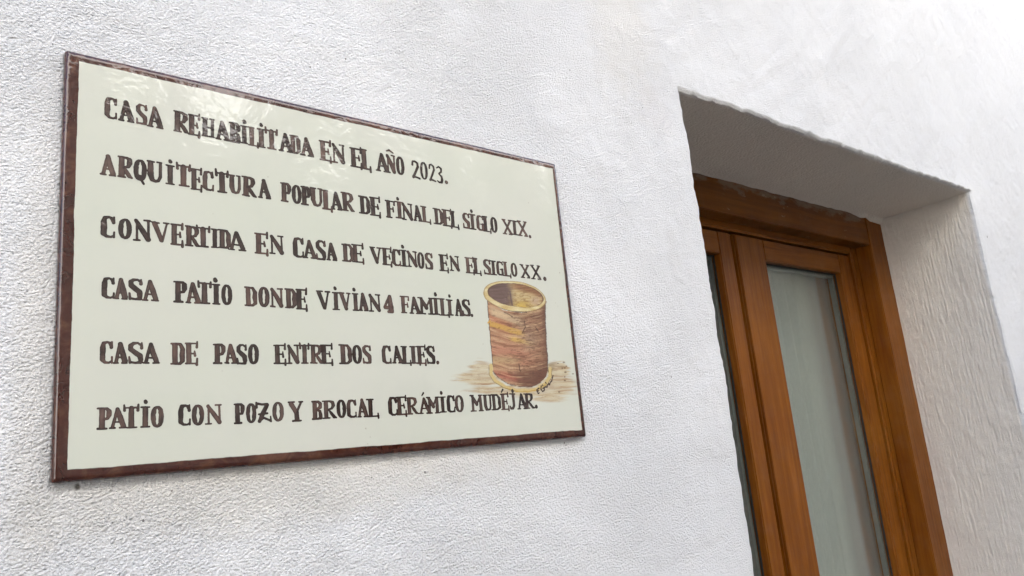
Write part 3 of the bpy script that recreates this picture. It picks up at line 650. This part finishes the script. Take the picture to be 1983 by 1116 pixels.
def uv(crop, x, y_):
    ox, oy, sc = CR[crop]
    a, b = on_plane(ox + x / sc, oy + y_ / sc, SIGN_Y)
    return a - SX0, b - SZ0
GRD = 0.00038
def cut_mesh(name, X0, X1, Z0, Z1, fn, depth, parent, grid=GRD):
    """fn(U,V) -> sdf, rgb, cover.  Marching squares over the sdf; vertices carry the paint colour."""
    nu = int((X1 - X0) / grid) + 2; nv = int((Z1 - Z0) / grid) + 2
    U, Vg = np.meshgrid(X0 + np.arange(nu) * grid, Z0 + np.arange(nv) * grid, indexing='ij')
    S, RGB, CV = fn(U, Vg)
    S = np.where(S == 0, 1e-9, S)
    ins = S < 0
    c00, c10, c11, c01 = ins[:-1, :-1], ins[1:, :-1], ins[1:, 1:], ins[:-1, 1:]
    cnt = c00.astype(int) + c10 + c11 + c01
    full = cnt == 4; mixd = (cnt > 0) & (cnt < 4)
    idg = -np.ones((nu, nv), np.int64)
    need = np.zeros((nu, nv), bool)
    for m_a in (full,):
        need[:-1, :-1] |= m_a; need[1:, :-1] |= m_a; need[1:, 1:] |= m_a; need[:-1, 1:] |= m_a
    mm = mixd
    for sl, c in (((slice(0, -1), slice(0, -1)), c00), ((slice(1, None), slice(0, -1)), c10), ((slice(1, None), slice(1, None)), c11), ((slice(0, -1), slice(1, None)), c01)):
        need[sl] |= (mm & c)
    ii = np.argwhere(need); idg[need] = np.arange(len(ii))
    pos = [(U[need], Vg[need])]; Pu = list(U[need]); Pv = list(Vg[need]); Cc = list(RGB[need]); Ca = list(CV[need])
    fi, fj = np.nonzero(full)
    quads = np.stack([idg[fi, fj], idg[fi + 1, fj], idg[fi + 1, fj + 1], idg[fi, fj + 1]], -1)
    q2, t3 = [], []; em = {}
    def ev(i, j, k, l):
        key = (i, j, k, l) if (i, j) < (k, l) else (k, l, i, j)
        if key in em: return em[key]
        a, b = S[i, j], S[k, l]; t = a / (a - b)
        em[key] = len(Pu)
        Pu.append(U[i, j] + t * (U[k, l] - U[i, j])); Pv.append(Vg[i, j] + t * (Vg[k, l] - Vg[i, j]))
        src = (i, j) if a < 0 else (k, l)
        Cc.append(RGB[src]); Ca.append(CV[src]); return em[key]
    for i, j in np.argwhere(mixd):
        cs = ((i, j), (i + 1, j), (i + 1, j + 1), (i, j + 1)); poly = []
        for q in range(4):
            a, b = cs[q], cs[(q + 1) % 4]
            ia, ib = ins[a], ins[b]
            if ia: poly.append(idg[a])
            if ia != ib: poly.append(ev(*a, *b))
        for q in range(1, len(poly) - 1): t3.append((poly[0], poly[q], poly[q + 1]))
    P = np.stack([np.array(Pu), np.full(len(Pu), -depth), np.array(Pv)], -1)
    me = mesh_np(name, P, quads, t3)
    ca = me.attributes.new('paint', 'FLOAT_COLOR', 'POINT')
    rgba = np.ones((len(P), 4), np.float32); rgba[:, :3] = np.array(Cc); ca.data.foreach_set('color', rgba.ravel())
    cv = me.attributes.new('cover', 'FLOAT', 'POINT'); cv.data.foreach_set('value', np.array(Ca, np.float32))
    return link_mesh(name, me, M_PAINT, parent)

DARK = np.array(lin((30, 6, 4))); MID = np.array(lin((70, 24, 15))); LIGHT = np.array(lin((114, 62, 40)))
RED = np.array(lin((86, 30, 18)))
def line_fn(items, seed):
    caps = []
    r = np.random.default_rng(seed)
    for (ch, u0, u1, v0, v1, extra) in items:
        h = v1 - v0; hw = 0.124 * h
        if ch in '.': hw = 0.5 * max(u1 - u0, h) / 0.62
        if ch in '0234': hw *= 1.35
        tone = r.uniform(0, 1); red = r.uniform(0, 1)
        hw *= 1.0 if ch == '.' else (min(1.0, (0.26 if ch in '0234' else 0.22) * (u1 - u0) / hw) if ch not in 'iI' else min(1.0, 0.30 * (u1 - u0) / hw))
        for stroke in GLY[ch]:
            pts = []
            jit = r.normal(0, 0.010, 2)
            for (x, y_, w) in stroke:
                rad = hw * w * r.uniform(0.93, 1.07)
                if ch in 'OQ0': X = u0 + rad + (x + r.normal(0, .008)) * (u1 - u0 - 2 * rad); Z = v0 + rad + (y_ + r.normal(0, .005)) * (h - 2 * rad)
                else: X = u0 + (x + jit[0] + r.normal(0, .006)) * (u1 - u0); Z = v0 + (y_ + jit[1] + r.normal(0, .006)) * h
                X = min(max(X, u0 + rad), u1 - rad) if u1 - u0 > 2 * rad else (u0 + u1) / 2
                if 0 <= y_ <= 1: Z = min(max(Z, v0 + rad), v1 - rad)
                pts.append((X, Z, rad))
            stone = tone + r.normal(0, .16)
            for a, b in zip(pts[:-1], pts[1:]): caps.append((a, b, stone, red))
            if len(pts) == 1: caps.append((pts[0], pts[0], stone, red))
        if extra is not None:
            eu, evv = extra
            if ch in 'iJ':
                rad = 0.105 * h * r.uniform(.9, 1.12)
                caps.append(((eu, evv + rad * .25, rad * .85), (eu + rad * .15, evv - rad * .2, rad), 0.1, red))
            elif ch == 'N':
                w = u1 - u0
                caps.append(((eu - w * .33, evv - h * .02, h * .035), (eu - w * .02, evv + h * .045, h * .06), 0.6, red))
                caps.append(((eu - w * .02, evv + h * .045, h * .06), (eu + w * .36, evv - h * .06, h * .04), 0.6, red))
            else:
                caps.append(((eu - h * .06, evv - h * .07, h * .045), (eu + h * .06, evv + h * .08, h * .065), 0.1, red))
    U0 = min(min(a[0] - a[2], b[0] - b[2]) for a, b, _, _ in caps) - .001; U1 = max(max(a[0] + a[2], b[0] + b[2]) for a, b, _, _ in caps) + .001
    W0 = min(min(a[1] - a[2], b[1] - b[2]) for a, b, _, _ in caps) - .001; W1 = max(max(a[1] + a[2], b[1] + b[2]) for a, b, _, _ in caps) + .001
    def fn(U, Vv):
        S = np.full(U.shape, 0.01); TN = np.zeros(U.shape); RD = np.zeros(U.shape); BL = np.zeros(U.shape); OV = np.zeros(U.shape)
        du = U[1, 0] - U[0, 0]; u00, v00 = U[0, 0], Vv[0, 0]
        for a, b, tone, red in caps:
            m = max(a[2], b[2]) + 0.0012
            i0 = max(0, int((min(a[0], b[0]) - m - u00) / du)); i1 = min(U.shape[0], int((max(a[0], b[0]) + m - u00) / du) + 2)
            j0 = max(0, int((min(a[1], b[1]) - m - v00) / du)); j1 = min(U.shape[1], int((max(a[1], b[1]) + m - v00) / du) + 2)
            if i1 <= i0 or j1 <= j0: continue
            x = U[i0:i1, j0:j1]; z = Vv[i0:i1, j0:j1]
            dx, dz = b[0] - a[0], b[1] - a[1]; L2 = dx * dx + dz * dz + 1e-12
            t = np.clip(((x - a[0]) * dx + (z - a[1]) * dz) / L2, 0, 1)
            rr = a[2] + (b[2] - a[2]) * t
            dd = np.hypot(x - a[0] - t * dx, z - a[1] - t * dz)
            d = dd - rr
            sl = (slice(i0, i1), slice(j0, j1))
            OV[sl] += (d < 0) * 1.0
            sub_ = d < S[sl]
            TN[sl] = np.where(sub_, tone, TN[sl]); RD[sl] = np.where(sub_, red, RD[sl])
            # bristle streaks that run along the stroke
            L = math.sqrt(L2); across = ((x - a[0]) * -dz + (z - a[1]) * dx) / L; along = ((x - a[0]) * dx + (z - a[1]) * dz) / L
            br = vnoise(across / 0.0007, along / 0.006, int(abs(tone) * 1000) + 3)
            BL[sl] = np.where(sub_, br, BL[sl])
            S[sl] = np.minimum(S[sl], d)
        S = S + 0.00016 * fbm(U / 0.0022, Vv / 0.0022, seed + 90, 2)
        pool = sstep(-0.0015, -0.0001, S)                                  # darker rim where the enamel pooled
        lt = np.clip(0.21 + 0.36 * (TN - 0.5) + 0.12 * BL + 0.22 * fbm(U / 0.011, Vv / 0.008, seed + 7, 2) - 0.17 * pool - 0.08 * np.minimum(np.maximum(OV - 1, 0), 2), 0, 1)
        lo = np.clip(lt * 2, 0, 1)[..., None]; hi = np.clip(lt * 2 - 1, 0, 1)[..., None]
        mid = MID * (1 - 0.5 * (RD[..., None] > .6)) + RED * 0.5 * (RD[..., None] > .6)
        rgb = DARK * (1 - lo) + mid * lo; rgb = rgb * (1 - hi) + LIGHT * hi
        cov = 0.97 - 0.16 * lt
        return S, rgb, cov
    return U0, U1, W0, W1, fn

LBL = ['first (top) line of brown lettering', 'second line of brown lettering', 'third line of brown lettering', 'fourth line of brown lettering, ending left of the painted well',
       'fifth line of brown lettering, ending left of the painted well', 'sixth (bottom) line of brown lettering']
for li, row in enumerate(TEXT):
    items = []
    for blk in row.split('|'):
        crop, rest = blk.split(':')
        for tok in rest.split(';'):
            f_ = tok.split(); ch = f_[0]; xl, xr, yt, yb2 = map(float, f_[1:5])
            xm, ym = (xl + xr) / 2, (yt + yb2) / 2
            u0 = uv(crop, xl, ym)[0]; u1 = uv(crop, xr, ym)[0]; v1 = uv(crop, xm, yt)[1]; v0 = uv(crop, xm, yb2)[1]
            ex = uv(crop, float(f_[5]), float(f_[6])) if len(f_) > 5 else None
            items.append((ch if ch != 'F' else 'F', u0, u1, v0, v1, ex))
    if 'F' not in GLY: GLY['F'] = [st((0.34, 0.95, K), (0.34, 0.04, K)), st((0, 0.96, n_), (0.92, 0.95, n_)), st((0.93, 1.0, .3), (0.96, 0.78, .5)), st((0.34, 0.50, n_), (0.76, 0.50, n_)),
                                   st((0.76, 0.62, .3), (0.79, 0.38, .48)), st((0.12, 0.03, n_), (0.62, 0.02, n_))]
    U0, U1, W0, W1, fn = line_fn(items, 100 + li)
    o = cut_mesh('lettering', U0, U1, W0, W1, fn, 0.00012, sign)
    o['label'] = LBL[li]

# ---- the painted well, drawn as brush washes in its own drawing frame (x 0..1075, y 0..1116, y down)
wc = np.array([on_plane(870 + X / 4.1346, 520 + Yp / 4.1346, SIGN_Y) for X, Yp in ((0, 0), (1075, 0), (1075, 1116), (0, 1116))])
wc = wc - np.array([SX0, SZ0])
def homog(src, dst):
    A = []
    for (x, y_), (u, v) in zip(src, dst):
        A.append([x, y_, 1, 0, 0, 0, -u * x, -u * y_, -u]); A.append([0, 0, 0, x, y_, 1, -v * x, -v * y_, -v])
    return np.linalg.svd(np.array(A))[2][-1].reshape(3, 3)
HM = homog(wc, [(0, 0), (1075, 0), (1075, 1116), (0, 1116)])
def C3(*c): return np.array(lin(c))
def well_fn(U, Vv):
    w = HM[2, 0] * U + HM[2, 1] * Vv + HM[2, 2]
    X = (HM[0, 0] * U + HM[0, 1] * Vv + HM[0, 2]) / w; Y_ = (HM[1, 0] * U + HM[1, 1] * Vv + HM[1, 2]) / w
    X = X + 5 * fbm(X / 60, Y_ / 60, 201, 2); Y_ = Y_ + 5 * fbm(X / 60, Y_ / 60, 202, 2)
    rgb = np.zeros(X.shape + (3,)) + C3(200, 178, 140); al = np.zeros(X.shape)
    def lay(mask, col, k=1.0):
        nonlocal rgb, al
        mk = np.clip(mask * k, 0, 1)[..., None]
        c = col if isinstance(col, np.ndarray) and col.ndim == 3 else np.asarray(col)[None, None, :]
        a0 = al[..., None]; a1 = a0 + mk * (1 - a0)
        rgb = np.where(a1 > 1e-4, (rgb * a0 * (1 - mk) + c * mk) / np.maximum(a1, 1e-4), rgb); al = a1[..., 0]
    def mixc(t, a, b): t = np.clip(t, 0, 1)[..., None]; return a * (1 - t) + b * t
    hs = fbm(X / 150, (Y_ + 0.06 * X) / 9, 211, 3); hs2 = fbm(X / 90, (Y_ - 0.04 * X) / 16, 212, 3); fine = fbm(X / 26, Y_ / 5, 213, 2)
    # earth around the foot
    def blob(cx, cy, rx, ry, soft=0.25, seed=0):
        d = np.hypot((X - cx) / rx, (Y_ - cy) / ry) + 0.35 * fbm(X / 120, Y_ / 12, 220 + seed, 2)
        return 1 - sstep(1 - soft, 1 + soft, d)
    g_ = np.maximum.reduce([blob(240, 880, 190, 60), blob(260, 800, 90, 60, .3, 1), blob(870, 820, 90, 75, .2, 2) * 1.0, blob(860, 930, 160, 75, .3, 3), blob(480, 975, 330, 40, .25, 4), blob(800, 1045, 130, 30, .35, 5), blob(700, 990, 260, 40, .3, 6)])
    lay(g_ * (0.72 + 0.25 * hs), mixc(0.5 + 0.9 * hs2, C3(206, 188, 146), C3(176, 142, 100)))
    lay(g_ * sstep(0.18, 0.5, hs), C3(146, 104, 68), 0.5)
    lay(blob(860, 800, 85, 60, .2, 8) * sstep(-0.1, 0.3, hs2), C3(150, 130, 96), 0.7)
    lay(g_ * sstep(0.3, 0.6, fine), C3(120, 78, 44), 0.22)
    for (dx, dy, rr) in ((915, 752, 9), (938, 782, 7), (925, 798, 8), (905, 800, 7), (930, 832, 9), (925, 895, 8), (880, 990, 8), (990, 842, 6), (925, 870, 6), (870, 760, 6)):
        lay(1 - sstep(rr * .5, rr, np.hypot((X - dx) / 1.5, Y_ - dy)), C3(92, 66, 44), 0.8)
    # foot ring
    def seg(p, wd, col, k=1.0, wob=0.0):
        d = np.full(X.shape, 1e9)
        for a, b in zip(p[:-1], p[1:]):
            dx, dy = b[0] - a[0], b[1] - a[1]; L2 = dx * dx + dy * dy + 1e-9
            t = np.clip(((X - a[0]) * dx + (Y_ - a[1]) * dy) / L2, 0, 1)
            d = np.minimum(d, np.hypot(X - a[0] - t * dx, Y_ - a[1] - t * dy))
        d = d + wob * fbm(X / 20, Y_ / 20, 231, 2)
        lay(1 - sstep(wd * .6, wd * 1.15, d), col, k); return d
    ring = [(335, 775), (340, 850), (375, 905), (450, 950), (540, 978), (630, 980), (710, 962), (770, 920), (805, 865), (808, 800)]
    seg(ring, 15, C3(206, 182, 120)); seg([(x, y_ + 8) for x, y_ in ring[3:8]], 5, C3(190, 150, 56), .7, 3)
    seg([(x - 17, y_ + 4) for x, y_ in ring[:5]], 2.6, C3(96, 66, 34), .8); seg([(x + 15, y_ + 8) for x, y_ in ring[6:]], 2.6, C3(96, 66, 34), .8)
    # body
    body = [(308, 262), (318, 420), (330, 560), (345, 720), (352, 815), (400, 880), (480, 925), (570, 948), (660, 945), (730, 915), (775, 865), (786, 800), (778, 600), (770, 430), (764, 280), (700, 330), (580, 358), (430, 335)]
    bx_ = np.array([p[0] for p in body], float); by_ = np.array([p[1] for p in body], float)
    ins = np.zeros(X.shape, bool)
    for a in range(len(body)):
        b = (a + 1) % len(body)
        cnd = ((by_[a] > Y_) != (by_[b] > Y_)) & (X < (bx_[b] - bx_[a]) * (Y_ - by_[a]) / (by_[b] - by_[a] + 1e-9) + bx_[a])
        ins ^= cnd
    B = ins.astype(float)
    sx = (X - 310 - (Y_ - 270) * 0.05) / 460.0                                   # 0 left .. 1 right on the drum
    curve = Y_ - 50 * np.sin(np.clip(sx, 0, 1) * math.pi)
    cs = fbm(sx * 2.4, curve / 9, 241, 3); cs2 = fbm(sx * 3.0, curve / 22, 242, 3)
    col = mixc(0.5 + 0.9 * cs2, C3(200, 162, 122), C3(158, 108, 78))
    lay(B, col)
    lay(B * np.exp(-((Y_ - (400 + 0.4 * (X - 320))) / 55) ** 2) * (sx < .4), C3(184, 112, 82), 0.6)
    lay(B * np.exp(-((Y_ - (660 + 0.12 * (X - 340))) / 85) ** 2) * sstep(.95, .5, sx), C3(180, 108, 88), 0.55)
    lay(B * np.exp(-((Y_ - (840 + 0.22 * (X - 340))) / 30) ** 2) * sstep(.7, .4, sx), C3(168, 78, 66), 0.8)
    lay(B * sstep(-0.02, 0.35, cs) * sstep(.9, .5, sx), C3(112, 64, 42), 0.62)
    lay(B * (1 - sstep(20, 46, abs(Y_ - (335 + 0.36 * (X - 320)))) ) * sstep(310, 360, X) * sstep(640, 520, X), C3(208, 184, 146), 0.7)
    lay(B * (1 - sstep(14, 30, abs(Y_ - (435 + 0.33 * (X - 320)) - 10 * cs2))) * sstep(640, 560, X), C3(204, 160, 76), 0.85)
    lay(B * (1 - sstep(10, 26, abs(Y_ - (505 + 0.30 * (X - 320)) - 10 * cs2))) * sstep(460, 520, X) * sstep(700, 600, X), C3(212, 172, 84), 0.75)
    lay(B * np.exp(-((Y_ - 735) / 34) ** 2) * sstep(.62, .3, sx), C3(192, 164, 118), 0.7)
    lay(B * np.exp(-(((X - 650) / 70) ** 2 + ((Y_ - 560) / 90) ** 2)), C3(168, 140, 112), 0.75)
    lay(B * sstep(.55, .9, sx + 0.10 * cs2) * (0.6 + .5 * cs), C3(112, 70, 50), 0.8)
    lay(B * sstep(.88, 1.0, sx), C3(84, 48, 38), 0.7)
    lay(B * sstep(770, 860, Y_ + 120 * (sx - .6) + 20 * cs2) * sstep(.2, .6, sx), C3(96, 52, 34), 0.85)
    lay(B * np.exp(-((Y_ - (372 + 0.02 * X - 40 * (sx - .5) ** 2)) / 26) ** 2) * sstep(.25, .5, sx), C3(100, 62, 44), 0.6)
    lay(B * sstep(.15, .42, fine) * sstep(.1, .6, sx), C3(84, 46, 30), 0.55)
    lay(B * sstep(.22, .5, fbm(X / 40, Y_ / 14, 271, 3)), C3(98, 60, 42), 0.45)
    lay(B * sstep(.30, .55, -cs) , C3(220, 188, 140), 0.35)
    blk = fbm(X / 30, Y_ / 26, 251, 2)
    lay(B * (1 - sstep(0.015, 0.05, abs(blk))) * sstep(.5, .7, sx), C3(88, 54, 38), 0.55)          # suggestion of worn tiles
    for p in ([(440, 350), (470, 362), (500, 385)], [(600, 420), (612, 470), (585, 520)], [(690, 470), (712, 500)], [(560, 770), (572, 830)], [(470, 330), (540, 350), (620, 352)]):
        seg(p, 4.5, C3(64, 34, 26), .75, 3)
    seg([(308, 262), (318, 420), (332, 570), (348, 770)], 2.8, C3(78, 50, 34), .85, 1.5)
    seg([(766, 285), (772, 430), (777, 560), (784, 700), (790, 830)], 3.6, C3(74, 42, 32), .9, 2)
    seg([(312, 432), (325, 418)], 8, C3(208, 158, 60), .95)
    seg([(352, 820), (400, 884), (480, 929), (570, 950), (660, 947), (735, 915)], 4, C3(72, 38, 30), .8, 3)
    # rim and mouth
    ca, sa_ = math.cos(math.radians(9)), math.sin(math.radians(9))
    def ell(cx, cy, a, b): dx, dy = X - cx, Y_ - cy; return np.hypot((dx * ca + dy * sa_) / a, (-dx * sa_ + dy * ca) / b)
    eo = ell(523, 224, 252, 118); ei = ell(532, 216, 226, 92)
    lay(1 - sstep(0.975, 1.01, eo), mixc(0.5 + hs2, C3(222, 208, 160), C3(198, 172, 112)))
    lay((1 - sstep(.012, .022, abs(eo - 0.985))), C3(150, 120, 66), 0.7)
    lay((1 - sstep(.01, .02, abs(eo - 1.01))) * (Y_ > 260), C3(110, 76, 40), 0.7)
    M1 = 1 - sstep(0.975, 1.01, ei)
    lay(M1, mixc(0.5 + hs, C3(206, 186, 136), C3(176, 144, 92)))
    left = sstep(548, 462, X + 18 * hs2 - 0.12 * (Y_ - 215))
    lay(M1 * left, mixc(0.5 + .8 * hs, C3(84, 58, 54), C3(112, 88, 84)), 0.97)
    lay(M1 * sstep(185, 140, Y_ - 0.32 * (X - 520)) * sstep(440, 560, X), mixc(.5 + hs, C3(150, 92, 54), C3(110, 64, 40)), .85)
    lay(M1 * np.exp(-(((X - 585) / 75) ** 2 + ((Y_ - 300) / 32) ** 2)), C3(206, 172, 70), .8)
    lay(M1 * np.exp(-(((X - 690) / 40) ** 2 + ((Y_ - 262) / 30) ** 2)), C3(190, 160, 140), .6)
    lay(M1 * (1 - left) * sstep(.15, .4, fbm(X / 24, Y_ / 12, 261, 2)), C3(128, 92, 54), .55)
    lay(M1 * sstep(660, 740, X) * sstep(0.1, .4, fine), C3(120, 70, 50), .6)
    lay((1 - sstep(.018, .034, abs(ei - 0.985))) * (Y_ < 260), C3(88, 56, 42), .8)
    lay((1 - sstep(.008, .02, abs(ei - 0.99))) * (Y_ > 250), C3(112, 78, 52), .7)
    lay(M1 * np.exp(-((X - 490 - .15 * (Y_ - 215)) / 7) ** 2) * (Y_ > 180), C3(70, 44, 62), .7)
    al = np.clip(al, 0, 1) * 0.97
    S = np.where(al > 0.03, -1.0, 1.0) * (0.00035 + 0 * al)
    S = 0.03 - al; S = S * 0.01
    return S, rgb, al
us = [p[0] for p in wc]; vsx = [p[1] for p in wc]
o = cut_mesh('painted_well', min(us) - .002, min(max(us), SW - 0.0086), min(vsx), max(vsx), well_fn, 0.00006, sign, 0.00055)
o['label'] = 'painting of a worn cylindrical well curb standing on brown ground'

# small scribbled signature at the foot of the well
sg = [[(266, 782), (300, 742), (345, 722)], [(268, 775), (300, 870), (345, 850)], [(280, 810), (330, 790)], [(390, 660), (378, 740), (420, 815), (470, 790), (480, 710), (430, 740)],
      [(486, 700), (520, 690), (545, 705), (560, 640)], [(560, 640), (590, 600), (610, 640), (640, 560)], [(640, 560), (670, 540), (690, 460)], [(690, 460), (700, 400), (715, 385)], [(420, 640), (440, 660)], [(505, 570), (530, 610)]]
caps_items = []
def sig_fn_builder():
    caps = []
    for s_ in sg:
        pts = []
        for X, Yp in s_:
            a, b = on_plane(1020 + X / 13.95, 700 + Yp / 13.95, SIGN_Y); pts.append((a - SX0, b - SZ0, 0.00075))
        caps += list(zip(pts[:-1], pts[1:]))
    allp = [p for c in caps for p in c]
    b_ = (min(p[0] for p in allp) - .002, max(p[0] for p in allp) + .002, min(p[1] for p in allp) - .002, max(p[1] for p in allp) + .002)
    def fn(U, Vv):
        S = np.full(U.shape, .01)
        for a, b in caps:
            dx, dz = b[0] - a[0], b[1] - a[1]; t = np.clip(((U - a[0]) * dx + (Vv - a[1]) * dz) / (dx * dx + dz * dz + 1e-12), 0, 1)
            S = np.minimum(S, np.hypot(U - a[0] - t * dx, Vv - a[1] - t * dz) - a[2] * (1 + .35 * np.sin(t * 5)))
        return S, np.zeros(U.shape + (3,)) + C3(48, 20, 18), np.full(U.shape, .95)
    return b_, fn
b_, fn = sig_fn_builder()
o = cut_mesh('signature', *b_, fn, 0.00018, sign, 0.0003); o['label'] = 'tiny dark scribbled signature at the right foot of the painted well'
